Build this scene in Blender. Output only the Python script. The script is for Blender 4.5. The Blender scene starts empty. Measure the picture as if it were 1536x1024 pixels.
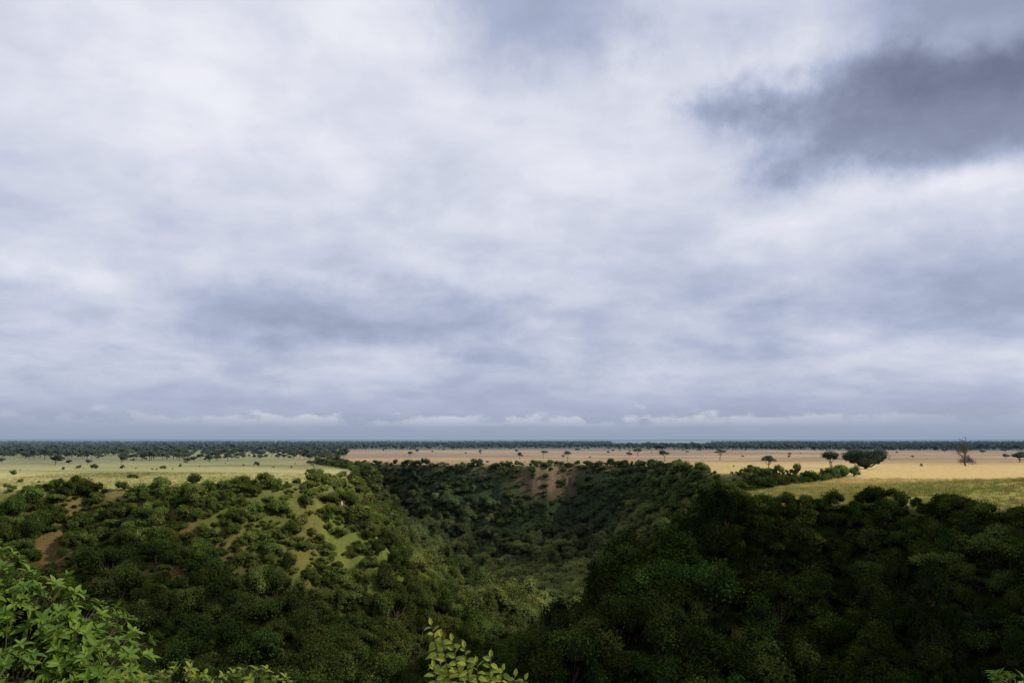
import bpy, math, random
import numpy as np
from mathutils import Vector, Matrix
R = math.radians
rng = np.random.default_rng(7)
random.seed(7)
scene = bpy.context.scene
scene.view_settings.view_transform = 'Standard'
scene.view_settings.look = 'None'
scene.view_settings.exposure = 0

def s2l(c):
    out = []
    for v in c:
        v = v/255.0
        out.append(v/12.92 if v <= 0.04045 else ((v+0.055)/1.055)**2.4)
    return out

# ---------------------------------------------------------------- noise
_tab = rng.random((256, 256))
def vnoise(x, y, s=0):
    x = np.asarray(x, float)+s*37.3; y = np.asarray(y, float)+s*11.7
    xi = np.floor(x).astype(int); yi = np.floor(y).astype(int)
    fx = x-xi; fy = y-yi
    fx = fx*fx*(3-2*fx); fy = fy*fy*(3-2*fy)
    a = _tab[xi % 256, yi % 256]; b = _tab[(xi+1) % 256, yi % 256]
    c = _tab[xi % 256, (yi+1) % 256]; d = _tab[(xi+1) % 256, (yi+1) % 256]
    return (a*(1-fx)+b*fx)*(1-fy)+(c*(1-fx)+d*fx)*fy
def fbm(x, y, s=0, o=4):
    t = 0; a = 1; n = 0
    for i in range(o):
        t = t+a*vnoise(x*2**i, y*2**i, s+i*3); n += a; a *= 0.5
    return t/n          # 0..1
def sig(x):
    return 1/(1+np.exp(-np.clip(x, -30, 30)))

# ---------------------------------------------------------------- terrain
RIM = [(-600,200),(-300,212),(-200,220),(-143,229),(-118,238),(-96,233),(-74,243),(-64,262),(-60,290),(-55,333),
       (-75,400),(-108,470),(-120,505),(-112,515),(-80,492),(-50,472),(-29,462),(5,456),(40,462),(66,452),
       (80,418),(78,385),(84,348),(108,345),(132,334),(128,318),(104,284),(78,244),(58,216),(47,190),(52,174),
       (66,168),(80,155),(88,132),(98,105),(135,62),(600,40),(600,-2),(-600,-2)]
RIM = np.array(RIM, float)
def sdist(x, y):
    x = np.asarray(x, float); y = np.asarray(y, float)
    d2 = np.full(x.shape, 1e18); ins = np.zeros(x.shape, bool)
    n = len(RIM)
    for i in range(n):
        ax, ay = RIM[i]; bx, by = RIM[(i+1) % n]
        ex, ey = bx-ax, by-ay
        t = np.clip(((x-ax)*ex+(y-ay)*ey)/(ex*ex+ey*ey), 0, 1)
        d2 = np.minimum(d2, (x-ax-t*ex)**2+(y-ay-t*ey)**2)
        c = ((ay > y) != (by > y)) & (x < (bx-ax)*(y-ay)/((by-ay) if by != ay else 1e-9)+ax)
        ins ^= c
    d = np.sqrt(d2)
    return np.where(ins, d, -d)
def rimd(x, y):
    d = sdist(x, y)
    amp = np.clip((y-30)/60, 0, 1)
    return d+amp*((fbm(x/34, y/50, 1, 3)-0.5)*26*sig((d-6)/6)+(fbm(x/38, y/38, 2, 3)-0.5)*8+(fbm(x/9, y/9, 5, 2)-0.5)*4)
def gauss(x, y, cx, cy, rx, ry):
    return np.exp(-((x-cx)/rx)**2-((y-cy)/ry)**2)
def cliffmask(x, y):
    return np.exp(-np.abs((x-24)/21)**4)*sig((y-430)/4)*sig((478-y)/4)*sig((fbm(x/6, y*0, 47, 3)-0.44)*26)
def height(x, y, d=None):
    if d is None: d = rimd(x, y)
    w = 33+48*gauss(x, y, 60, 120, 60, 60)+20*gauss(x, y, -120, 190, 80, 70)-15*gauss(x, y, 20, 455, 60, 40)
    D = 64.0
    dd = np.clip(d, 0, None)
    h = -D*(1-np.exp(-(dd/w)**1.15))
    # spur running down from the right-hand rim
    ax, ay, bx, by = 52.0, 172.0, -14.0, 98.0
    ex, ey = bx-ax, by-ay; L2 = ex*ex+ey*ey
    t = np.clip(((x-ax)*ex+(y-ay)*ey)/L2, 0, 1)
    pd = np.hypot(x-ax-t*ex, y-ay-t*ey)
    crest = np.interp(t, [0, .25, .5, .8, 1], [0.0, -5, -11.5, -23, -36])
    sp_ = crest+1.5-np.sqrt(pd*pd*0.62+9)+(fbm(x/18, y/18, 19, 3)-0.5)*5
    h = np.where(d > 0, np.maximum(h, np.minimum(sp_, 0)), h)
    h = h-6.0*cliffmask(x, y)*sig((d-2.0)/0.7)*np.exp(-np.clip(d, 0, None)/14)
    h = h-6.0*sig((x+54.5)/0.6)*gauss(x, y, -53, 268, 9, 6)
    h += 5.2*gauss(x, y, 142, 192, 58, 40)
    h += 1.3*gauss(x, y, -150, 330, 120, 60)
    h += (fbm(x/26, y/26, 9, 4)-0.5)*11*sig((d-12)/5)
    h += (fbm(x/70, y/70, 11, 3)-0.5)*1.2*sig(-d/4)
    near = 12.35-0.55*np.clip(y, 0, None)-0.02*np.abs(x)
    wn = sig((130-y)/6)
    hn = np.maximum(h, near)
    h = h*(1-wn)+hn*wn
    r = np.hypot(x, y)
    h += np.clip((r-14000)/9000, 0, 1)*(20+55*(fbm(x/5200, y/9000, 21, 3)-0.35))
    return h

def axis(lo, hi, step, far, ratio=1.07, lowfar=None):
    c = list(np.arange(lo, hi+1e-6, step))
    s = step; v = c[-1]; up = []
    while v < far:
        s *= ratio; v += s; up.append(v)
    s = step; v = c[0]; dn = []
    lf = far if lowfar is None else lowfar
    while v > -lf:
        s *= ratio; v -= s; dn.append(v)
    return np.array(dn[::-1]+c+up)
xs = axis(-250, 250, 1.4, 45000)
ys = axis(0, 540, 1.4, 45000, 1.06, 600)
X, Y = np.meshgrid(xs, ys)
Dm = rimd(X, Y); Z = height(X, Y, Dm)
ny, nx = X.shape
co = np.stack([X, Y, Z], -1).reshape(-1, 3)
ii = np.arange(ny*nx).reshape(ny, nx)
quads = np.stack([ii[:-1,:-1], ii[:-1,1:], ii[1:,1:], ii[1:,:-1]], -1).reshape(-1, 4)
def mesh_np(name, co, quads):
    me = bpy.data.meshes.new(name)
    me.vertices.add(len(co)); me.vertices.foreach_set('co', np.asarray(co, np.float32).ravel())
    k = quads.shape[1]
    me.loops.add(quads.size); me.loops.foreach_set('vertex_index', quads.astype(np.int32).ravel())
    me.polygons.add(len(quads))
    me.polygons.foreach_set('loop_start', np.arange(0, quads.size, k, dtype=np.int32))
    me.update(calc_edges=True); me.validate()
    return me
tme = mesh_np('terrain', co, quads)
tme.polygons.foreach_set('use_smooth', np.ones(len(quads), bool))

# colour map (albedo by ground cover, right gorge slope darkened as shade)
def mixc(a, b, t):
    t = np.clip(t, 0, 1)[..., None]
    return a*(1-t)+np.array(b)*t
col = np.zeros(X.shape+(3,))+np.array([0.26, 0.27, 0.10])
n1 = fbm(X/60, Y/25, 31, 4); n2 = fbm(X/14, Y/9, 33, 4); n3 = fbm(X/300, Y/90, 35, 4)
col = mixc(col, (0.39, 0.36, 0.165), sig((n1-0.5)*14))
fl = sig((Y-430)/25)*sig((-0.235*Y-X)/20)
col = mixc(col, (0.18, 0.19, 0.10), fl*(0.55+0.45*sig((n3-0.5)*15)))
br = sig((Y-445)/10)*sig((X+0.235*Y)/8)
cb = mixc(np.zeros(X.shape+(3,))+np.array([0.28, 0.19, 0.115]), (0.43, 0.315, 0.175), sig((n3-0.5)*14))
cb = mixc(cb, (0.19, 0.135, 0.09), sig((fbm(X/90, Y/30, 37, 4)-0.55)*20)*0.8)
t = br[..., None]; col = col*(1-t)+cb*t
def gold(X, Y):
    a = fbm(X/60, Y/25, 31, 4)
    return sig((X-50)/8)*sig((Y-150)/8)*sig((500-Y+30*a)/25)
def green(X, Y):
    a = fbm(X/60, Y/25, 31, 4); b = fbm(X/12, Y/12, 39, 4)
    return sig((X-40)/6)*sig((262-0.18*(X-80)-Y+60*(a-0.5)+45*(b-0.5))/12)
col = mixc(col, (0.50, 0.375, 0.165), gold(X, Y))
gm = green(X, Y)
col = mixc(col, (0.18, 0.20, 0.045), gm*0.9)
col = mixc(col, (0.33, 0.29, 0.10), gm*sig((n2-0.54)*18)*0.7)
col = mixc(col, (0.10, 0.13, 0.035), sig((Dm+4)/2)*0.6)
far = sig((np.hypot(X, Y)-1250-250*(n3-0.5))/60)
col = mixc(col, (0.05, 0.062, 0.04), far)
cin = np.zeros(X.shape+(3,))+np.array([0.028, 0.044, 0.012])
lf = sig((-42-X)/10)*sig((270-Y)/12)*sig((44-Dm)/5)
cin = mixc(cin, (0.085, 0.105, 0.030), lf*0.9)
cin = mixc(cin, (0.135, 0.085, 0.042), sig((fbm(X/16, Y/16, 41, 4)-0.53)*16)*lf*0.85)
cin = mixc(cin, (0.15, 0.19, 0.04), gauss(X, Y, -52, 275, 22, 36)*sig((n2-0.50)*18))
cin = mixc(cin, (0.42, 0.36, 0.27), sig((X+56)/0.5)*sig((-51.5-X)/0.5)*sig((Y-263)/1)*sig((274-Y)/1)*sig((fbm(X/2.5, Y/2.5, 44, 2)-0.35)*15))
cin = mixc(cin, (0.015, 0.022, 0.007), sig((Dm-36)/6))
cin = mixc(cin, (0.017, 0.026, 0.008), sig((X-20)/8)*sig((250-Y)/10))  # right slope ground darkened, shade painted in as on its trees
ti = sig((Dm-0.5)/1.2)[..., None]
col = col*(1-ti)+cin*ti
rk = cliffmask(X, Y)*sig((Dm-0.6)/0.5)*sig((4.6-Dm)/0.6)
col = mixc(col, (0.23, 0.13, 0.085), rk*(0.5+0.5*sig((fbm(X/3, Z/2.0, 46, 3)-0.5)*20)))
col = mixc(col, (0.07, 0.05, 0.035), rk*sig((fbm(X/1.6, Z/5, 48, 3)-0.55)*25))
col = np.clip(col, 0.004, 1)
at = tme.color_attributes.new('cover', 'FLOAT_COLOR', 'POINT')
at.data.foreach_set('color', np.concatenate([col, np.ones(col.shape[:2]+(1,))], -1).astype(np.float32).ravel())
terrain = bpy.data.objects.new('ground_terrain', tme); scene.collection.objects.link(terrain)

# ---------------------------------------------------------------- materials
def newmat(name):
    m = bpy.data.materials.new(name); m.use_nodes = True
    nt = m.node_tree; nt.nodes.clear()
    return m, nt
def nd(nt, typ, **kw):
    n = nt.nodes.new(typ)
    for k, v in kw.items(): setattr(n, k, v)
    return n
def setin(nt, sock, v):
    if isinstance(v, bpy.types.NodeSocket): nt.links.new(v, sock)
    else: sock.default_value = v
def M(nt, op, a, b=0.0, c=None, clamp=False):
    n = nd(nt, 'ShaderNodeMath', operation=op, use_clamp=clamp)
    setin(nt, n.inputs[0], a); setin(nt, n.inputs[1], b)
    if c is not None: setin(nt, n.inputs[2], c)
    return n.outputs[0]
def MIX(nt, f, a, b, blend='MIX'):
    n = nd(nt, 'ShaderNodeMix', data_type='RGBA', blend_type=blend)
    setin(nt, n.inputs[0], f)
    for s, v in ((n.inputs[6], a), (n.inputs[7], b)):
        if isinstance(v, (tuple, list)) and len(v) == 3: v = tuple(v)+(1,)
        setin(nt, s, v)
    return n.outputs[2]
def NOISE(nt, vec, scale, detail=4, rough=0.55, dist=0.0):
    n = nd(nt, 'ShaderNodeTexNoise')
    nt.links.new(vec, n.inputs['Vector'])
    n.inputs['Scale'].default_value = scale; n.inputs['Detail'].default_value = detail
    n.inputs['Roughness'].default_value = rough; n.inputs['Distortion'].default_value = dist
    return n
HAZE_COL = (0.15, 0.21, 0.285)  # blue-grey haze colour painted into distant ground and leaves
def painted_haze(nt, colsock, L=2000.0):
    """atmospheric haze painted into the base colour, by distance from the world origin"""
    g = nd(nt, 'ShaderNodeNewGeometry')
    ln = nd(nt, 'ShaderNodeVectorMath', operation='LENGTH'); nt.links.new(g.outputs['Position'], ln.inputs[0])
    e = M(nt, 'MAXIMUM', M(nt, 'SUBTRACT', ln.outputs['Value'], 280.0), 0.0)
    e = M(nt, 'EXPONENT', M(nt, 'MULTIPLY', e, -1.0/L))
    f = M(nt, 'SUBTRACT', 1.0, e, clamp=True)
    return MIX(nt, f, colsock, HAZE_COL)

m, nt = newmat('terrain_cover')
out = nd(nt, 'ShaderNodeOutputMaterial'); bs = nd(nt, 'ShaderNodeBsdfPrincipled')
nt.links.new(bs.outputs[0], out.inputs[0])
a = nd(nt, 'ShaderNodeVertexColor', layer_name='cover')
g = nd(nt, 'ShaderNodeNewGeometry')
na = NOISE(nt, g.outputs['Position'], 0.35, 8, 0.65)
nb = NOISE(nt, g.outputs['Position'], 2.2, 5, 0.7)
f = M(nt, 'ADD', M(nt, 'MULTIPLY', na.outputs[0], 0.9), M(nt, 'MULTIPLY', nb.outputs[0], 0.7))
f = M(nt, 'MULTIPLY_ADD', f, 1.3, -0.05)
cc = nd(nt, 'ShaderNodeVectorMath', operation='SCALE'); nt.links.new(a.outputs[0], cc.inputs[0]); nt.links.new(f, cc.inputs['Scale'])
nt.links.new(painted_haze(nt, cc.outputs[0], 2600.0), bs.inputs['Base Color'])
bs.inputs['Roughness'].default_value = 1.0; bs.inputs['Specular IOR Level'].default_value = 0.0
bp = nd(nt, 'ShaderNodeBump'); bp.inputs['Strength'].default_value = 0.8; bp.inputs['Distance'].default_value = 0.5
nt.links.new(nb.outputs[0], bp.inputs['Height']); nt.links.new(bp.outputs[0], bs.inputs['Normal'])
tme.materials.append(m)

def leafmat(name, dark, light, yel=None, instanced=True, rough=0.6, spec=0.25, trans=0.25):
    m, nt = newmat(name)
    out = nd(nt, 'ShaderNodeOutputMaterial'); bs = nd(nt, 'ShaderNodeBsdfPrincipled')
    lc = nd(nt, 'ShaderNodeAttribute', attribute_name='lc')
    c = MIX(nt, lc.outputs['Fac'], dark, light)
    if instanced:
        ti = nd(nt, 'ShaderNodeAttribute', attribute_name='tint', attribute_type='INSTANCER')
        c = MIX(nt, M(nt, 'MULTIPLY', ti.outputs['Fac'], 0.85, clamp=True), c, yel)
        oi = nd(nt, 'ShaderNodeObjectInfo')
        hs = nd(nt, 'ShaderNodeHueSaturation')
        nt.links.new(M(nt, 'MULTIPLY_ADD', oi.outputs['Random'], 0.05, 0.475), hs.inputs['Hue'])
        br_ = nd(nt, 'ShaderNodeAttribute', attribute_name='bright', attribute_type='INSTANCER')
        nt.links.new(br_.outputs['Fac'], hs.inputs['Value'])
        nt.links.new(c, hs.inputs['Color']); c = hs.outputs[0]
        v = MIX(nt, 1.0, c, MIX(nt, lc.outputs['Fac'], (0.65, 0.65, 0.65), (1.3, 1.3, 1.3)), 'MULTIPLY'); c = v
    c = painted_haze(nt, c)
    nt.links.new(c, bs.inputs['Base Color'])
    bs.inputs['Roughness'].default_value = rough; bs.inputs['Specular IOR Level'].default_value = spec
    tr = nd(nt, 'ShaderNodeBsdfTranslucent'); nt.links.new(c, tr.inputs[0])
    mx = nd(nt, 'ShaderNodeMixShader'); mx.inputs[0].default_value = trans
    nt.links.new(bs.outputs[0], mx.inputs[1]); nt.links.new(tr.outputs[0], mx.inputs[2])
    nt.links.new(mx.outputs[0], out.inputs[0])
    return m
def plain(name, c, rough=0.9):
    m, nt = newmat(name)
    out = nd(nt, 'ShaderNodeOutputMaterial'); bs = nd(nt, 'ShaderNodeBsdfPrincipled')
    g = nd(nt, 'ShaderNodeNewGeometry'); n = NOISE(nt, g.outputs['Position'], 6, 5)
    c2 = MIX(nt, n.outputs[0], tuple(v*0.5 for v in c), tuple(v*1.5 for v in c))
    nt.links.new(painted_haze(nt, c2), bs.inputs['Base Color']); bs.inputs['Roughness'].default_value = rough
    bs.inputs['Specular IOR Level'].default_value = 0.1
    nt.links.new(bs.outputs[0], out.inputs[0]); return m
m_forest = leafmat('forest_leaves', (0.026, 0.048, 0.010), (0.074, 0.115, 0.022), (0.21, 0.225, 0.065), spec=0.0, rough=1.0)
m_sav = leafmat('savanna_leaves', (0.022, 0.034, 0.014), (0.05, 0.065, 0.025), instanced=False, spec=0.05, trans=0.15)
m_far = leafmat('woodland_leaves', (0.022, 0.032, 0.015), (0.045, 0.058, 0.026), (0.10, 0.12, 0.05), spec=0.0, trans=0.1)
m_grass = leafmat('grass_blades', (0.12, 0.14, 0.032), (0.22, 0.23, 0.065), (0.52, 0.395, 0.18), spec=0.0, trans=0.3)
m_bark = plain('bark', (0.09, 0.07, 0.05))
m_core = plain('crown_core', (0.012, 0.020, 0.006))  # dark green filler blob inside crowns, blocks the view through

# ---------------------------------------------------------------- tree builder
class Geo:
    def __init__(s): s.v = []; s.f = []; s.mi = []; s.lc = []
    def leaf(s, p, n, size, lc, mi=0, asp=0.7):
        n = n/ (np.linalg.norm(n)+1e-9)
        u = np.cross(n, rng.normal(size=3)); u /= np.linalg.norm(u)+1e-9
        w = np.cross(n, u)
        b = len(s.v); a = size; c = size*asp
        s.v += [p-u*a*0.5, p+w*c*0.45+n*size*.08, p+u*a*0.55, p-w*c*0.45-n*size*.06]
        s.f.append((b, b+1, b+2, b+3)); s.mi.append(mi); s.lc += [lc]*4
    def tube(s, pts, rad, mi=1, k=6):
        b = len(s.v)
        pts = [np.array(p, float) for p in pts]
        for i, p in enumerate(pts):
            t = pts[min(i+1, len(pts)-1)]-pts[max(i-1, 0)]; t /= np.linalg.norm(t)+1e-9
            u = np.cross(t, [0.3, 0.9, 0.1]); u /= np.linalg.norm(u)+1e-9; w = np.cross(t, u)
            for j in range(k):
                a = 2*math.pi*j/k
                s.v.append(p+(u*math.cos(a)+w*math.sin(a))*rad[i]); s.lc.append(0.5)
        for i in range(len(pts)-1):
            for j in range(k):
                s.f.append((b+i*k+j, b+i*k+(j+1) % k, b+(i+1)*k+(j+1) % k, b+(i+1)*k+j)); s.mi.append(mi)
    def blob(s, c, r, mi=2, k=7):
        b = len(s.v)
        for i in range(1, k):
            th = math.pi*i/k
            for j in range(2*k):
                ph = math.pi*j/k; q = 1+rng.uniform(-.15, .15)
                s.v.append(np.array([c[0]+r[0]*q*math.sin(th)*math.cos(ph), c[1]+r[1]*q*math.sin(th)*math.sin(ph), c[2]+r[2]*q*math.cos(th)])); s.lc.append(0.2)
        for i in range(k-2):
            for j in range(2*k):
                s.f.append((b+i*2*k+j, b+(i+1)*2*k+j, b+(i+1)*2*k+(j+1) % (2*k), b+i*2*k+(j+1) % (2*k))); s.mi.append(mi)
    def build(s, name, mats):
        me = bpy.data.meshes.new(name)
        me.from_pydata([tuple(p) for p in s.v], [], s.f)
        for m in mats: me.materials.append(m)
        me.polygons.foreach_set('material_index', s.mi)
        at = me.attributes.new('lc', 'FLOAT', 'POINT'); at.data.foreach_set('value', np.array(s.lc, np.float32))
        me.update()
        return bpy.data.objects.new(name, me)
def lobes_tree(name, W, H, base, nl, nleaf, ls, mats, flat=0.6, trunk=True, core=True, bushy=False, lobe=0.33, multi=1):
    g = Geo(); L = []
    ch = H-base
    for i in range(nl):
        a = rng.uniform(0, 2*math.pi); r = (rng.random()**0.55)*(W/2)*(1-lobe*0.8)
        zz = base+ch*(0.25+0.55*rng.random()*(1-(r/(W/2))**2*0.6))
        q = rng.uniform(0.7, 1.3)
        L.append((np.array([r*math.cos(a), r*math.sin(a), zz]), W*lobe*q*0.75, max(ch*0.28, W*lobe*flat*0.6)*q))
    for (c, r, h) in L:
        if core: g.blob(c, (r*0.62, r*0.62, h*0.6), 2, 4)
        tone = rng.uniform(0.1, 0.9)
        n = int(nleaf/nl)
        for k in range(n):
            d = rng.normal(size=3); d /= np.linalg.norm(d)
            if d[2] < -0.3: d[2] *= -1
            q = rng.uniform(0.6, 1.1) if rng.random() < 0.88 else rng.uniform(1.05, 1.25)
            p = c+d*np.array([r, r, h])*q
            if bushy and p[2] < 0.05: p[2] = 0.05+rng.random()*0.4
            nn = d+rng.normal(size=3)*0.6
            g.leaf(p, nn, ls*rng.uniform(0.6, 1.3), float(np.clip(tone*0.6+rng.uniform(0, .45), 0, 1)))
    if trunk:
        for tnum in range(multi):
            off = np.array([rng.normal()*0.3*(multi > 1), rng.normal()*0.3*(multi > 1), 0])
            fork = base*rng.uniform(0.55, 0.85)+0.2
            tr = max(0.12, W*0.028)
            lean = rng.normal(size=2)*0.06*fork*(1+multi)
            g.tube([off+[0, 0, -0.6], off+[lean[0]*.4, lean[1]*.4, fork*0.5], off+[lean[0], lean[1], fork]], [tr*1.35, tr, tr*0.85])
            for (c, r, h) in L[tnum::multi]:
                s0 = off+np.array([lean[0], lean[1], fork])
                mid = (s0+c)/2+np.array([0, 0, -0.05*W])+rng.normal(size=3)*0.03*W
                g.tube([s0, mid, c], [tr*0.6, tr*0.36, tr*0.14], k=5)
    return g.build(name, mats)

def mkcoll(name, objs):
    c = bpy.data.collections.new(name)
    for o in objs: c.objects.link(o)
    return c
fm = [m_forest, m_bark, m_core]
cano = []
for i in range(8):
    if i < 4: cano.append(lobes_tree('canopy_%d' % i, 6.6, 6.6+i*0.4, 0.9, 11+i % 3, 2600, 0.34, fm))
    elif i < 6: cano.append(lobes_tree('canopy_%d' % i, 4.8, 9.6, 1.6, 10, 2300, 0.32, fm, lobe=0.36, flat=0.9))
    else: cano.append(lobes_tree('canopy_%d' % i, 9.0, 8.2, 2.4, 15, 3000, 0.34, fm, lobe=0.23, flat=0.6))
canopy = mkcoll('canopy_sources', cano)
shrubs = mkcoll('shrub_sources', [lobes_tree('shrub_%d' % i, 3.2+0.4*i, 2.9-0.1*i, 0.1, 8+i, 1400, 0.25, fm, bushy=True, trunk=False, lobe=0.33-0.02*i) for i in range(5)])
woods = mkcoll('woodland_sources', [lobes_tree('wood_%d' % i, 9.0, 7.5, 2.6+0.4*i, 7, 420, 1.0, [m_far, m_bark, m_core], flat=0.45) for i in range(4)])
tufts = []
for i in range(3):
    g = Geo()
    for k in range(60):
        p = np.append(rng.normal(size=2)*0.5, 0); a_ = rng.random()*6.28; ln = rng.uniform(.45, 1.0)
        tip = p+np.array([math.cos(a_)*.3*ln, math.sin(a_)*.3*ln, ln]); wd = np.array([-math.sin(a_), math.cos(a_), 0])*0.035
        b = len(g.v); g.v += [p-wd, p+wd, tip]; g.f.append((b, b+1, b+2)); g.mi.append(0); g.lc += [rng.random()]*3
    tufts.append(g.build('tuft_%d' % i, [m_grass]))
tufts = mkcoll('grass_sources', tufts)

def scatter(name, P, S, tint, bright, coll, nvar):
    n = len(P)
    me = bpy.data.meshes.new(name); me.vertices.add(n)
    me.vertices.foreach_set('co', np.asarray(P, np.float32).ravel())
    def att(nm, t, arr, key='value'):
        a_ = me.attributes.new(nm, t, 'POINT'); a_.data.foreach_set(key, arr)
    att('size', 'FLOAT_VECTOR', np.asarray(S, np.float32).ravel(), 'vector')
    eul = np.stack([rng.normal(size=n)*0.1, rng.normal(size=n)*0.1, rng.random(n)*6.283], -1)
    att('rot', 'FLOAT_VECTOR', eul.astype(np.float32).ravel(), 'vector')
    att('idx', 'INT', rng.integers(0, nvar, n).astype(np.int32))
    att('tint', 'FLOAT', np.asarray(tint, np.float32)); att('bright', 'FLOAT', np.asarray(bright, np.float32))
    ob = bpy.data.objects.new(name, me); scene.collection.objects.link(ob)
    ng = bpy.data.node_groups.new(name+'_scatter', 'GeometryNodeTree')
    ng.interface.new_socket('Geometry', in_out='INPUT', socket_type='NodeSocketGeometry')
    ng.interface.new_socket('Geometry', in_out='OUTPUT', socket_type='NodeSocketGeometry')
    gi = ng.nodes.new('NodeGroupInput'); go = ng.nodes.new('NodeGroupOutput')
    ip = ng.nodes.new('GeometryNodeInstanceOnPoints')
    ci = ng.nodes.new('GeometryNodeCollectionInfo'); ci.inputs['Collection'].default_value = coll
    ci.inputs['Separate Children'].default_value = True; ci.inputs['Reset Children'].default_value = True
    def na_(nm, t):
        x = ng.nodes.new('GeometryNodeInputNamedAttribute'); x.data_type = t; x.inputs['Name'].default_value = nm
        return x.outputs['Attribute']
    er = ng.nodes.new('FunctionNodeEulerToRotation')
    ng.links.new(na_('rot', 'FLOAT_VECTOR'), er.inputs[0])
    ng.links.new(gi.outputs[0], ip.inputs['Points']); ng.links.new(ci.outputs[0], ip.inputs['Instance'])
    ip.inputs['Pick Instance'].default_value = True
    ng.links.new(na_('idx', 'INT'), ip.inputs['Instance Index'])
    ng.links.new(er.outputs[0], ip.inputs['Rotation']); ng.links.new(na_('size', 'FLOAT_VECTOR'), ip.inputs['Scale'])
    ng.links.new(ip.outputs[0], go.inputs[0])
    md = ob.modifiers.new('scatter', 'NODES'); md.node_group = ng
    return ob

def jgrid(x0, x1, y0, y1, s):
    gx, gy = np.meshgrid(np.arange(x0, x1, s), np.arange(y0, y1, s))
    gx = gx+rng.uniform(-.55, .55, gx.shape)*s; gy = gy+rng.uniform(-.55, .55, gy.shape)*s
    return gx.ravel(), gy.ravel()
# --- canopy trees in the gorge
x, y = jgrid(-260, 200, 22, 520, 2.8)
k = (np.abs(x) < 0.72*y+25); x, y = x[k], y[k]
d = rimd(x, y)
right = sig((x-20)/8)*sig((255-y)/10)
right = np.maximum(right, sig((x+22)/6)*sig((188-y)/6))
leftup = sig((-45-x)/8)*sig((262-y)/8)
nose = gauss(x, y, -52, 280, 26, 45)
ns = fbm(x/15, y/15, 51, 3)
P = sig((d-8)/2)*1.0
P = np.where(leftup > 0.5, sig((d-24+50*(ns-0.5))/4)*1.0+0.35*sig((ns-0.48)*25)*(d > 3), P)
P = np.where(nose > 0.5, P*(0.4+0.6*sig((ns-0.40)*20)), P)
P = np.where((right > 0.5) & (x > 35), sig((d-4.5)/1.2), P)
P *= 1-cliffmask(x, y)*sig((7.5-d)/1.0)*0.95
P *= 1-np.clip(3*gauss(x, y, -50, 266, 5, 5), 0, 1)
k = rng.random(len(x)) < P
x, y, d, right, ns = x[k], y[k], d[k], right[k], ns[k]
s = (0.40+0.78*rng.random(len(x))**2.2)*(0.70+0.5*np.clip(d/45, 0, 1))
s *= 1-0.18*right
s = np.where(y < 60, s*0.8, s)
s = np.where((np.abs(x-24) < 26) & (y > 425) & (d < 16), s*0.6, s)
z = height(x, y, d)-0.8*s
tn = fbm(x/30, y/30, 61, 3); tm = fbm(x/8, y/8, 67, 2)
low_shade = sig((200-y)/8)*sig((15-x)/10)*sig((y-40)/10)  # lower left trees, darkened to paint in cloud shade
lit_floor = gauss(x, y, 22, 385, 36, 52)  # olive canopy on the far floor, with sunlight painted in
tint = np.clip(0.10+0.75*lit_floor+0.30*nose[k]+0.25*gauss(x, y, -10, 330, 60, 60)*(tn > 0.5)+(rng.random(len(x))**4)*0.55-0.2*right, 0, 1)  # yellow tint paints sunlight on nose and far floor, less on right
bright = np.clip(0.88+1.2*(tn-0.5)+0.8*(tm-0.5)+0.8*(rng.random(len(x))-0.38)-0.36*right-0.16*low_shade+0.55*lit_floor, 0.25, 2.2)  # random tone plus painted shade on right and lower left slopes
S = np.stack([s*rng.uniform(.9, 1.3, len(s)), s*rng.uniform(.9, 1.3, len(s)), s*rng.uniform(.75, 1.25, len(s))], -1)
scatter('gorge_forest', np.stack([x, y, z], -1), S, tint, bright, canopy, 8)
# --- shrubs: rims, slopes and undergrowth
x, y = jgrid(-260, 230, 60, 540, 1.6)
k = (np.abs(x) < 0.72*y+25); x, y = x[k], y[k]
d = rimd(x, y); ns = fbm(x/10, y/10, 53, 4)
leftup = sig((-45-x)/8)*sig((262-y)/8); nose = gauss(x, y, -52, 280, 26, 45); right = sig((x-40)/8)*sig((255-y)/10)
P = np.where((d > -1.5) & (d < 14), 0.6+0.3*sig((ns-0.5)*15), np.where(d > 14, 0.12, 0))
P = np.where(leftup > 0.5, np.where((d > -2.5) & (d < 55), 0.92*sig((ns-0.45)*26)+0.05, 0), P)
P = np.where(nose > 0.4, np.where(d > -1, 0.8*sig((ns-0.44)*26)+.05, 0), P)
P = np.where((right > 0.5) & (d > -0.8) & (d < 14), 0.9, P)
P *= 1-cliffmask(x, y)*sig((d-0.3)/.4)*sig((5.0-d)/0.8)*0.85
P *= 1-np.clip(3*gauss(x, y, -52, 268, 4, 5), 0, 1)
P = np.where((d < -2.5), 0.0004+0.035*(fbm(x/25, y/10, 57, 3) > 0.73)*(x < 40), P)
k = rng.random(len(x)) < P
x, y, d, right, nose, leftup = x[k], y[k], d[k], right[k], nose[k], leftup[k]
s = 0.33+1.0*rng.random(len(x))**2.2
s = np.where(d < -2.5, s*0.6, s)
z = height(x, y, d)-0.15
tn = fbm(x/20, y/20, 63, 3)
tint = np.clip(0.14+0.4*nose+0.3*(rng.random(len(x))**3)-0.1*right, 0, 1)  # yellow tint paints sunlight on the nose shrubs
bright = np.clip(0.85+1.1*(tn-0.5)+0.7*(rng.random(len(x))-.35)-0.3*right, 0.3, 1.9)  # right slope shrubs darkened, shade painted into leaf colour
S = np.stack([s*rng.uniform(.8, 1.35, len(s)), s*rng.uniform(.8, 1.35, len(s)), s*rng.uniform(.85, 1.6, len(s))], -1)
scatter('slope_shrubs', np.stack([x, y, z], -1), S, tint, bright, shrubs, 5)
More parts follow.
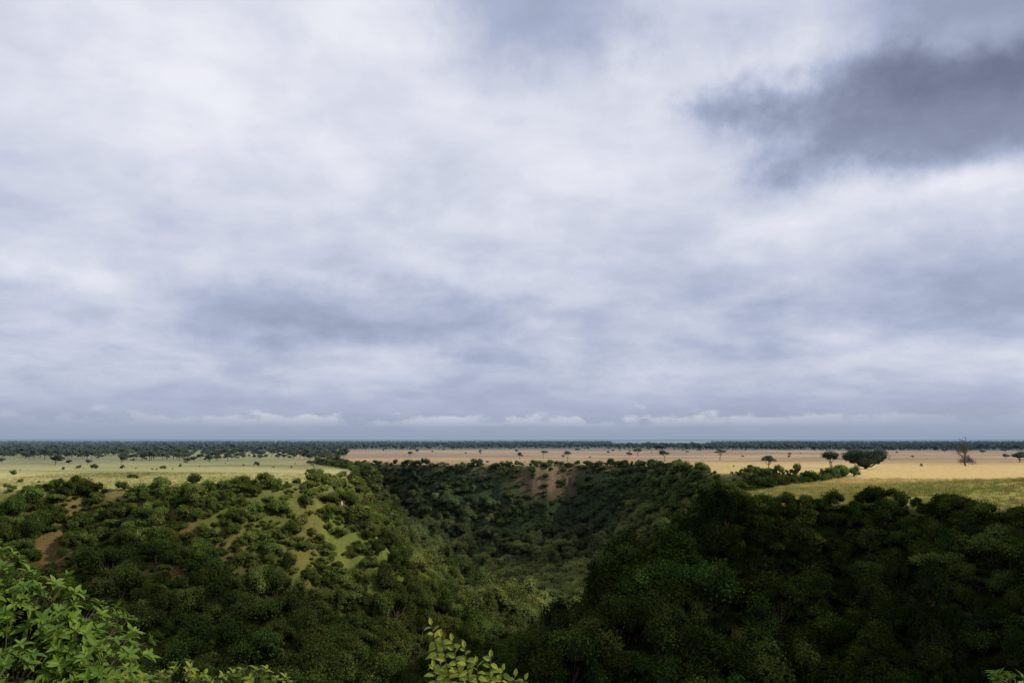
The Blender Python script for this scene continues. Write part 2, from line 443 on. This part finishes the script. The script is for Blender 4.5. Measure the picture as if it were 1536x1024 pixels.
# --- grass tufts along the rims and the mound
xa, ya = jgrid(40, 215, 140, 300, 1.15)
xb, yb_ = jgrid(-175, -45, 222, 330, 1.5)
x = np.concatenate([xa, xb]); y = np.concatenate([ya, yb_]); d = rimd(x, y)
ns = fbm(x/7, y/7, 91, 3)
k = (d < 1.0) & (rng.random(len(x)) < 0.35+0.65*sig((ns-0.5)*18)) & (np.abs(x) < 0.7*y+10); x, y, d = x[k], y[k], d[k]
tint = np.clip(np.where(x > 0, 1.05-0.9*green(x, y)+0.7*(fbm(x/14, y/9, 33, 4)-0.5), 0.15+0.5*sig((fbm(x/60, y/25, 31, 4)-.5)*14))+rng.normal(size=len(x))*.12, 0, 1)
s = rng.uniform(.45, 1.15, len(x))*np.where(x > 0, 1, .6)
S = np.stack([s, s, s*rng.uniform(.6, 1.2, len(s))], -1)
scatter('tall_grass', np.stack([x, y, height(x, y, d)-0.05], -1), S, tint, rng.uniform(.85, 1.35, len(x)), tufts, 3)
# --- distant woodland
N = 26000
yy = 1080*np.exp(rng.random(N)*math.log(6.5)); xx = (rng.random(N)*2-1)*0.85*yy
cl = fbm(xx/260, yy/180, 71, 3)
az = xx/yy
keep = (rng.random(N) < 0.25+0.75*sig((cl-0.47)*20)) & ~((yy > 2000) & (az > 0.12) & (az < 0.24)) & (yy > 1100+260*(fbm(xx/300, yy*0, 73, 2)-0.4))
x1, y1 = xx[keep], yy[keep]
N = 3400
yy = 440+rng.random(N)**0.7*720; xx = -(0.20+rng.random(N)*0.65)*yy
cl = fbm(xx/90, yy/60, 75, 3)
keep = (rng.random(N) < (0.03+0.95*sig((cl-0.52)*25))*sig((yy-600)/40+0.3)) & (rimd(xx, yy) < -5)
x2, y2 = xx[keep], yy[keep]
N = 60
yy = 600+rng.random(N)*520; xx = (-0.16+rng.random(N)*1.0)*yy
x = np.concatenate([x1, x2, xx]); y = np.concatenate([y1, y2, yy])
s = 0.35+0.75*rng.random(len(x)); s[-N:] *= 0.6
s = np.where(y < 900, s*0.85, s)
z = height(x, y)-0.2
S = np.stack([s*rng.uniform(.8, 1.3, len(s)), s*rng.uniform(.8, 1.3, len(s)), s*rng.uniform(.8, 1.25, len(s))], -1)
scatter('distant_woodland', np.stack([x, y, z], -1), S, rng.random(len(x))**3*0.6, 0.7+0.5*rng.random(len(x)), woods, 4)

# ---------------------------------------------------------------- named trees on the plains
sm = [m_sav, m_bark, m_core]
def place(o, px, py, rot=None):
    o.location = (px, py, float(height(np.array([px]), np.array([py]))[0]))
    o.rotation_euler = (0, 0, rng.random()*6 if rot is None else rot)
    scene.collection.objects.link(o)
place(lobes_tree('spreading_tree', 20, 10.5, 0.8, 30, 9500, 0.5, sm, flat=0.6, lobe=0.23, multi=2), 171, 404)
place(lobes_tree('savanna_tree', 8, 8.8, 3.0, 8, 1800, 0.42, sm, flat=0.6, multi=2), 161, 421)
place(lobes_tree('acacia_tree', 8.5, 6.4, 2.8, 9, 1800, 0.38, sm, flat=0.4, lobe=0.27, core=False), 119, 386)
place(lobes_tree('acacia_tree', 10, 7.5, 4.4, 8, 1300, 0.42, sm, flat=0.22, lobe=0.25, core=False), 144, 577)
place(lobes_tree('acacia_tree', 8, 7.5, 3.5, 7, 1100, 0.42, sm, flat=0.35, lobe=0.28), 100, 545)
place(lobes_tree('savanna_tree', 6, 7.5, 3.0, 5, 800, 0.4, sm, core=False), 36, 541)
place(lobes_tree('acacia_tree', 7, 6, 3.4, 6, 800, 0.4, sm, flat=0.3), 24, 640)
place(lobes_tree('acacia_tree', 9, 7, 3.4, 6, 900, 0.4, sm, flat=0.3), 106, 700)
place(lobes_tree('savanna_tree', 11, 7, 1.4, 8, 1800, 0.45, sm, flat=0.5), 318, 522)
place(lobes_tree('acacia_tree', 6.5, 5.0, 2.4, 7, 1000, 0.36, sm, flat=0.35, lobe=0.26, core=False), -93, 392)
place(lobes_tree('rounded_bush', 4.6, 4.2, 0.4, 7, 1600, 0.3, sm, bushy=True), -90, 238)
g = Geo()
def branch(p, dvec, ln, r, lev):
    pts = [p]; q = p.copy(); dv = dvec.copy()
    for i in range(4):
        dv = dv+rng.normal(size=3)*0.16; dv[2] += 0.03; dv /= np.linalg.norm(dv)
        q = q+dv*ln/4; pts.append(q.copy())
    g.tube(pts, [r*(1-0.17*i) for i in range(5)], k=5)
    if lev > 0:
        for j in range(4 if lev > 1 else 3):
            i = rng.integers(1, 5); nd_ = dv+rng.normal(size=3)*0.75; nd_[2] += 0.25; nd_ /= np.linalg.norm(nd_)
            branch(pts[i], nd_, ln*rng.uniform(0.4, 0.65), r*0.55, lev-1)
    elif rng.random() < 0.5 and q[2] < 11:
        for k_ in range(30): g.leaf(q+rng.normal(size=3)*0.7, rng.normal(size=3), 0.42, rng.random())
branch(np.array([0, 0, -0.5]), np.array([0.02, 0, 1.0]), 9.0, 0.5, 3)
branch(np.array([0, 0, 4.0]), np.array([0.5, 0, 0.8]), 6.0, 0.3, 2)
branch(np.array([0, 0, 3.0]), np.array([-0.6, 0.2, 0.7]), 5.0, 0.28, 2)
branch(np.array([0, 0, 7.5]), np.array([-0.05, 0.1, 1]), 7.5, 0.36, 2)
for c in ((2.5, 0, 3.4), (-2, 0.5, 2.6), (3.6, -0.5, 2.2), (0.6, 0, 2.6), (1.2, 0, 4.6)):
    for k_ in range(240): g.leaf(np.array(c)+rng.normal(size=3)*np.array([1.0, 1.0, .75]), rng.normal(size=3), 0.42, rng.random())
place(g.build('half_bare_tree', [m_sav, m_bark]), 248, 456, 0.0)

# ---------------------------------------------------------------- lake sliver far out
m, nt = newmat('lake_water'); out = nd(nt, 'ShaderNodeOutputMaterial'); bs = nd(nt, 'ShaderNodeBsdfPrincipled')
bs.inputs['Base Color'].default_value = (0.24, 0.29, 0.35, 1); bs.inputs['Roughness'].default_value = 0.6; bs.inputs['Specular IOR Level'].default_value = 0.15
g_ = nd(nt, 'ShaderNodeNewGeometry'); n_ = NOISE(nt, g_.outputs['Position'], 0.02, 3); b_ = nd(nt, 'ShaderNodeBump'); b_.inputs['Strength'].default_value = .2
nt.links.new(n_.outputs[0], b_.inputs['Height']); nt.links.new(b_.outputs[0], bs.inputs['Normal'])
nt.links.new(bs.outputs[0], out.inputs[0])
lv = []
for i in range(40):
    a_ = 2*math.pi*i/40; q = 1+0.25*math.sin(3*a_+1)+0.12*math.sin(7*a_)
    lv.append((880+330*q*math.cos(a_), 4700+700*q*math.sin(a_), 1.3))
me = bpy.data.meshes.new('lake'); me.from_pydata(lv, [], [tuple(range(40))]); me.materials.append(m)
scene.collection.objects.link(bpy.data.objects.new('lake', me))

# ---------------------------------------------------------------- foreground plants
m_fg = leafmat('broad_leaves', (0.055, 0.12, 0.014), (0.18, 0.27, 0.035), instanced=False, rough=0.5, spec=0.2, trans=0.35)
m_fy = leafmat('young_leaves', (0.14, 0.21, 0.025), (0.29, 0.32, 0.045), instanced=False, rough=0.5, spec=0.2, trans=0.4)
def bleaf(g, p, dirv, up, L, W, lc, droop=0.2, mi=0):
    dirv = dirv/np.linalg.norm(dirv); s_ = np.cross(dirv, up); s_ /= np.linalg.norm(s_)+1e-9
    n = np.cross(s_, dirv)
    b = len(g.v)
    def pt(t, w, dn): return p+dirv*L*t+s_*W*w+n*(dn*W)-np.array([0, 0, 1])*droop*L*t*t
    g.v += [pt(0, 0, 0), pt(.3, 0, 0), pt(.68, 0, 0), pt(1, 0, 0),
            pt(.28, .46, .16), pt(.62, .44, .16), pt(.28, -.46, .16), pt(.62, -.44, .16), pt(.86, .2, .06), pt(.86, -.2, .06)]
    g.lc += [lc]*10
    for f_ in ((0, 4, 1), (0, 1, 6), (1, 4, 5, 2), (1, 2, 7, 6), (2, 5, 8, 3), (2, 3, 9, 7)):
        g.f.append(tuple(b+i for i in f_)); g.mi.append(mi)
def leafy_bush(name, clumps, per, L, W, mat, root, nl=9):
    g = Geo(); root = np.array(root, float)
    for (cx, cy, cz, cr) in clumps:
        cc_ = np.array([cx, cy, cz])
        g.tube([root+rng.normal(size=3)*0.15*[1, 1, 0], (root+cc_)/2+rng.normal(size=3)*0.15, cc_], [0.05, 0.035, 0.015])
        g.blob(cc_, (cr*.5,)*3, 2, 4)
        for i in range(int(per*cr*cr)):
            d = rng.normal(size=3); d /= np.linalg.norm(d); d[2] += 0.2
            tip = cc_+d*cr*rng.uniform(0.55, 1.15)
            g.tube([cc_, (cc_+tip)/2+rng.normal(size=3)*.03, tip], [0.012, 0.008, 0.004], k=4)
            ax = (tip-cc_); ax /= np.linalg.norm(ax)+1e-9; ax = ax+np.array([0, 0, 0.5]); ax /= np.linalg.norm(ax)
            tone = rng.random()
            for j in range(nl):
                a_ = j*2.4+rng.random()*0.4
                u = np.cross(ax, [0.2, 0.7, 0.3]); u /= np.linalg.norm(u); w = np.cross(ax, u)
                el = rng.uniform(0.15, 1.0)
                dv = (u*math.cos(a_)+w*math.sin(a_))+ax*el
                sc = rng.uniform(0.6, 1.2)
                bleaf(g, tip-ax*0.05*j/nl, dv, ax, L*sc, W*sc, float(np.clip(tone*.6+rng.random()*.5, 0, 1)), rng.uniform(0.05, 0.45))
    o = g.build(name, [mat, m_bark, m_core]); scene.collection.objects.link(o); return o
def gz(px, py): return float(height(np.array([float(px)]), np.array([float(py)]))[0])
cl = [(-6.3,10.2,11.95,.55),(-5.75,10.3,11.8,.5),(-6.9,10.6,12.0,.7),(-5.25,10.2,11.5,.5),(-4.85,10.1,11.2,.45),(-5.7,9.8,11.1,.65),(-5.95,10.2,12.05,.3),(-4.6,10.1,10.95,.35),
      (-6.4,9.7,11.0,.75),(-5.0,9.8,10.6,.6),(-4.5,10.0,10.5,.45),(-6.0,9.6,10.3,.8),(-5.0,9.7,9.9,.8),(-7.3,9.9,10.9,.9),(-5.5,10.8,11.0,.8),(-6.5,11,10.6,.9),(-4.3,9.9,10.1,.5),(-5.5,9.4,10.6,.6)]
leafy_bush('leafy_bush', cl, 265, 0.155, 0.054, m_fg, (-6.0, 10.6, gz(-6.0, 10.6)))
cl = [(-4.05,9.6,11.22,.26),(-3.65,9.5,11.38,.22),(-3.3,9.5,11.2,.24),(-2.85,9.5,11.3,.2),(-3.9,9.4,10.95,.4),(-3.2,9.4,10.85,.42),(-4.3,9.5,11.1,.3),(-2.6,9.5,11.1,.25),(-3.6,9.4,10.6,.5)]
leafy_bush('leafy_shrub', cl, 330, 0.10, 0.042, m_fy, (-3.6, 9.8, gz(-3.6, 9.8)), nl=7)
cl = [(5.55,9.5,11.25,.2),(5.9,9.5,11.1,.26),(5.2,9.5,11.0,.2),(5.6,9.5,10.8,.4)]
leafy_bush('leafy_shrub', cl, 300, 0.11, 0.045, m_fg, (5.6, 9.8, gz(5.6, 9.8)), nl=7)
g = Geo()
def shoot(pts, r0, L, W, step):
    pts = [np.array(p, float) for p in pts]
    dense = []
    for i in range(len(pts)-1):
        for t in np.linspace(0, 1, 10, endpoint=False): dense.append(pts[i]*(1-t)+pts[i+1]*t)
    dense.append(pts[-1])
    D_ = np.array(dense)
    for _ in range(6): D_[1:-1] = (D_[:-2]+D_[1:-1]*2+D_[2:])/4
    g.tube(list(D_), list(np.linspace(r0, 0.003, len(D_))), k=5)
    seg = np.linalg.norm(np.diff(D_, axis=0), axis=1); cum = np.concatenate([[0], np.cumsum(seg)])
    tot = cum[-1]; q = max(0, tot-1.1); sd = 1
    while q < tot:
        i = min(np.searchsorted(cum, q), len(D_)-1); i = max(i, 1)
        t = D_[i]-D_[i-1]; t /= np.linalg.norm(t)
        side = np.cross(t, [0, -0.8, 0.5]); side /= np.linalg.norm(side)
        up = np.array([0, -0.7, 0.7])+rng.normal(size=3)*0.35
        fr = 1-0.4*(q-(tot-1.1))/1.1
        dv = side*sd+t*rng.uniform(0.2, 1.0)+rng.normal(size=3)*0.28
        f0 = (q-cum[i-1])/max(seg[i-1], 1e-6)
        bleaf(g, D_[i-1]+(D_[i]-D_[i-1])*f0, dv, up, L*fr*rng.uniform(.7, 1.2), W*fr*rng.uniform(.8, 1.1), rng.random(), rng.uniform(.05, .6))
        sd *= -1; q += step
    bleaf(g, D_[-1], t, np.array([0, -.5, .8]), L*0.5, W*0.5, 1.0, 0.1)
z0 = gz(-0.2, 6.3)
for (tx, tz, mx_) in ((-0.58, 12.68, -0.42), (-0.50, 12.62, -0.36), (-0.42, 12.60, -0.3), (-0.33, 12.57, -0.24), (-0.24, 12.52, -0.2), (-0.15, 12.48, -0.16), (-0.06, 12.43, -0.12), (0.09, 12.34, -0.05), (0.02, 12.36, -0.06), (-0.54, 12.45, -0.47), (-0.15, 12.32, -0.2), (-0.32, 12.38, -0.3), (-0.44, 12.34, -0.4), (-0.02, 12.25, -0.1), (-0.25, 12.25, -0.25)):
    shoot([(-0.2, 6.3, z0), (-0.22, 6.1+rng.normal()*.05, 11.2), (mx_, 6.0+rng.normal()*.1, 12.0), (tx, 5.95+rng.normal()*.12, tz)], 0.012, 0.125, 0.064, 0.024)
scene.collection.objects.link(g.build('leafy_sapling', [m_fy, m_bark]))

# ---------------------------------------------------------------- sun, unseen cloud sheet added for its shade
SAZ, SEL = 103.0, 30.0
S = np.array([math.cos(R(SEL))*math.sin(R(SAZ)), math.cos(R(SEL))*math.cos(R(SAZ)), math.sin(R(SEL))])
sl = bpy.data.lights.new('sun', 'SUN'); sl.energy = 5.0; sl.angle = R(0.6); sl.color = (1.0, 0.89, 0.70)
so = bpy.data.objects.new('sun', sl); so.rotation_euler = Vector(S).to_track_quat('Z', 'Y').to_euler(); scene.collection.objects.link(so)
CX, CY = np.meshgrid(np.arange(-420, 420, 6.0), np.arange(-160, 720, 6.0))  # ground shadow footprint that shapes the added off-frame sheet
yb = 212+0*CX
yb = np.where(CX > 35, 165-0.2*(CX-60), yb); yb = np.where(CX < -70, 212, yb)
nz = fbm(CX/45, CY/45, 81, 4)-0.5
dens = sig((yb+40*nz-CY)/9)*0.95
dens = np.maximum(dens, 0.65*gauss(CX, CY, 70, 425, 42, 50))
dens *= 1-0.6*gauss(CX, CY, -110, 216, 70, 22)
dens *= 1-0.8*gauss(CX, CY, 10, 350, 40, 85)
dens *= 1-0.85*gauss(CX, CY, 0, 5, 60, 32)
dens = np.maximum(dens, 0.45*sig((nz-0.10)*30)*sig((CY-250)/30)*sig((-CX-40)/20))
edge = np.minimum(np.minimum((CX+420)/80, (414-CX)/80), np.minimum((CY+160)/60, (714-CY)/60))
dens = np.clip(dens*np.clip(edge, 0, 1), 0, 1)
alt = 480.0
ox, oy = S[0]/S[2]*(alt+12), S[1]/S[2]*(alt+12)
top = alt+dens*40*(0.4+fbm(CX/30, CY/30, 83, 4))
cv = np.stack([CX+ox, CY+oy, top], -1).reshape(-1, 3)
i2 = np.arange(CX.size).reshape(CX.shape)
qd = np.stack([i2[:-1,:-1], i2[:-1,1:], i2[1:,1:], i2[1:,:-1]], -1).reshape(-1, 4)
qd = qd[dens.ravel()[qd].max(1) > 0.02]
cme = mesh_np('shadow_cloud', cv, qd); cme.polygons.foreach_set('use_smooth', np.ones(len(cme.polygons), bool))
at = cme.attributes.new('dens', 'FLOAT', 'POINT'); at.data.foreach_set('value', dens.ravel().astype(np.float32))
m, nt = newmat('shadow_cloud_sheet'); out = nd(nt, 'ShaderNodeOutputMaterial')
df = nd(nt, 'ShaderNodeBsdfDiffuse'); df.inputs[0].default_value = (.8, .8, .8, 1)
tl = nd(nt, 'ShaderNodeBsdfTranslucent'); tl.inputs[0].default_value = (.8, .8, .82, 1)
m1 = nd(nt, 'ShaderNodeMixShader'); m1.inputs[0].default_value = 0.5
nt.links.new(df.outputs[0], m1.inputs[1]); nt.links.new(tl.outputs[0], m1.inputs[2])
tp = nd(nt, 'ShaderNodeBsdfTransparent'); m2 = nd(nt, 'ShaderNodeMixShader')
da = nd(nt, 'ShaderNodeAttribute', attribute_name='dens'); nt.links.new(da.outputs['Fac'], m2.inputs[0])
nt.links.new(tp.outputs[0], m2.inputs[1]); nt.links.new(m1.outputs[0], m2.inputs[2]); nt.links.new(m2.outputs[0], out.inputs[0])
cme.materials.append(m)
scene.collection.objects.link(bpy.data.objects.new('shadow_cloud', cme))

# ---------------------------------------------------------------- world sky
w = bpy.data.worlds.new('World'); scene.world = w; w.use_nodes = True
nt = w.node_tree; nt.nodes.clear()
out = nd(nt, 'ShaderNodeOutputWorld')
sky = nd(nt, 'ShaderNodeTexSky', sky_type='NISHITA'); sky.sun_disc = False; sky.sun_elevation = R(SEL); sky.sun_rotation = R(SAZ)
b1 = nd(nt, 'ShaderNodeBackground'); nt.links.new(sky.outputs[0], b1.inputs[0]); b1.inputs[1].default_value = 0.1
tc = nd(nt, 'ShaderNodeTexCoord'); V = tc.outputs['Generated']
sp = nd(nt, 'ShaderNodeSeparateXYZ'); nt.links.new(V, sp.inputs[0]); vx, vy, vz = sp.outputs
el = M(nt, 'MULTIPLY', M(nt, 'ARCSINE', vz), 57.2958)
az = M(nt, 'MULTIPLY', M(nt, 'ARCTAN2', vx, vy), 57.2958)
zz = M(nt, 'ADD', M(nt, 'MAXIMUM', vz, 0.0), 0.22)
pc = nd(nt, 'ShaderNodeCombineXYZ')
nt.links.new(M(nt, 'DIVIDE', vx, zz), pc.inputs[0]); nt.links.new(M(nt, 'DIVIDE', vy, zz), pc.inputs[1])
na = NOISE(nt, pc.outputs[0], 1.6, 9, 0.52, 0.3); nb = NOISE(nt, pc.outputs[0], 4.6, 8, 0.55, 0.2)
nc = NOISE(nt, V, 9.0, 8, 0.56, 0.1)
wn = NOISE(nt, V, 5.0, 9, 0.58)
ws = nd(nt, 'ShaderNodeSeparateColor'); nt.links.new(wn.outputs['Color'], ws.inputs[0])
azw = M(nt, 'ADD', az, M(nt, 'MULTIPLY_ADD', ws.outputs[0], 26.0, -13.0))
elw = M(nt, 'ADD', el, M(nt, 'MULTIPLY_ADD', ws.outputs[1], 9.0, -4.5))
ert = nd(nt, 'ShaderNodeValToRGB'); cr = ert.color_ramp
stops = [(0, .36), (1.2, .42), (3, .54), (5, .64), (8, .63), (13, .73), (20, .82), (26, .86), (40, .78)]
cr.elements[0].position = 0; cr.elements[1].position = 1
for e_, v_ in stops:
    if e_ == 0: el_ = cr.elements[0]
    elif e_ == 40: el_ = cr.elements[-1]
    else: el_ = cr.elements.new(e_/40)
    el_.color = (v_, v_, v_, 1)
nt.links.new(M(nt, 'DIVIDE', el, 40.0, clamp=True), ert.inputs[0])
B = ert.outputs[0]
fade = M(nt, 'MULTIPLY_ADD', el, 0.2, 0.1, clamp=True)
def soft(n, lo, hi, amp):
    mr = nd(nt, 'ShaderNodeMapRange', interpolation_type='SMOOTHSTEP')
    nt.links.new(n, mr.inputs[0]); mr.inputs[1].default_value = lo; mr.inputs[2].default_value = hi
    mr.inputs[3].default_value = -amp; mr.inputs[4].default_value = amp
    return mr.outputs[0]
N_ = soft(na.outputs[0], 0.36, 0.62, 0.07)
N_ = M(nt, 'ADD', N_, soft(nb.outputs[0], 0.30, 0.68, 0.055))
N_ = M(nt, 'ADD', N_, M(nt, 'MULTIPLY_ADD', nc.outputs[0], 0.24, -0.12))
B = M(nt, 'ADD', B, M(nt, 'MULTIPLY', N_, fade))
def blob(B, a0, e0, ra, re, amp, tilt=0.0, p=2.0):
    da_ = M(nt, 'SUBTRACT', azw, a0); de_ = M(nt, 'SUBTRACT', elw, e0)
    de_ = M(nt, 'SUBTRACT', de_, M(nt, 'MULTIPLY', da_, tilt))
    q = M(nt, 'ADD', M(nt, 'POWER', M(nt, 'ABSOLUTE', M(nt, 'DIVIDE', da_, ra)), p), M(nt, 'POWER', M(nt, 'ABSOLUTE', M(nt, 'DIVIDE', de_, re)), p))
    return M(nt, 'ADD', B, M(nt, 'MULTIPLY', M(nt, 'EXPONENT', M(nt, 'MULTIPLY', q, -1.0)), amp))
B = blob(B, 30, 19.8, 14, 3.6, -0.64, -0.03, 5)
B = blob(B, 35, 25, 14, 4.4, -0.46, 0, 3)
B = blob(B, 4, 28, 10, 4.4, -0.38, 0, 3)
B = blob(B, 14.5, 24, 3.5, 4.0, 0.14)
B = blob(B, -18, 23, 18, 7, 0.05)
B = blob(B, -9, 8.3, 13, 2.0, -0.19, -0.1, 4)
B = blob(B, 27, 9.5, 14, 3.0, -0.15, 0, 3)
B = blob(B, -34, 15.0, 10, 3.0, -0.10)
B = blob(B, 28, 14.6, 9, 0.9, 0.12)
B = blob(B, -32, 10.4, 6, 0.8, 0.12)
B = blob(B, 0, 5.0, 60, 0.9, 0.05)
rp = nd(nt, 'ShaderNodeValToRGB'); cr = rp.color_ramp
cs = [(0, (112, 119, 143)), (.3, (147, 155, 180)), (.5, (172, 181, 207)), (.66, (197, 203, 223)), (.82, (219, 222, 236)), (1, (241, 242, 250))]
cr.elements[0].color = tuple(s2l(cs[0][1]))+(1,); cr.elements[1].color = tuple(s2l(cs[-1][1]))+(1,)
for p_, c_ in cs[1:-1]:
    e_ = cr.elements.new(p_); e_.color = tuple(s2l(c_))+(1,)
nt.links.new(B, rp.inputs[0])
ccol = rp.outputs[0]
hz = M(nt, 'EXPONENT', M(nt, 'MULTIPLY', M(nt, 'ABSOLUTE', el), -1.0))
ccol = MIX(nt, M(nt, 'MULTIPLY', hz, 0.8), ccol, tuple(s2l((144, 160, 184))))
cb_ = nd(nt, 'ShaderNodeCombineXYZ'); nt.links.new(M(nt, 'MULTIPLY', az, 0.26), cb_.inputs[0]); nt.links.new(M(nt, 'MULTIPLY', el, 0.6), cb_.inputs[1])
pn = NOISE(nt, cb_.outputs[0], 1.0, 8, 0.58)
thr = M(nt, 'MULTIPLY_ADD', M(nt, 'SUBTRACT', el, 1.4), 0.20, 0.45)
pf = M(nt, 'MULTIPLY', M(nt, 'SUBTRACT', pn.outputs[0], thr), 12.0, clamp=True)
pf = M(nt, 'MULTIPLY', pf, M(nt, 'MULTIPLY', M(nt, 'SUBTRACT', el, 0.85), 1.3, clamp=True))
azm = M(nt, 'EXPONENT', M(nt, 'MULTIPLY', M(nt, 'POWER', M(nt, 'ABSOLUTE', M(nt, 'DIVIDE', az, 24.0)), 4.0), -1.0))
pf = M(nt, 'MULTIPLY', pf, M(nt, 'MULTIPLY_ADD', azm, 0.6, 0.15))
ccol = MIX(nt, pf, ccol, tuple(s2l((211, 215, 226))))
b2 = nd(nt, 'ShaderNodeBackground'); nt.links.new(ccol, b2.inputs[0]); b2.inputs[1].default_value = 1.0
mx = nd(nt, 'ShaderNodeMixShader'); mx.inputs[0].default_value = 0.95
nt.links.new(b1.outputs[0], mx.inputs[1]); nt.links.new(b2.outputs[0], mx.inputs[2]); nt.links.new(mx.outputs[0], out.inputs[0])

# ---------------------------------------------------------------- camera
cd = bpy.data.cameras.new('camera'); cd.sensor_width = 36; cd.lens = 29.0; cd.clip_start = 0.1; cd.clip_end = 100000
cam = bpy.data.objects.new('camera', cd); cam.location = (0, 0, 14.0); cam.rotation_euler = (R(90+6.8), 0, 0)
scene.collection.objects.link(cam); scene.camera = cam
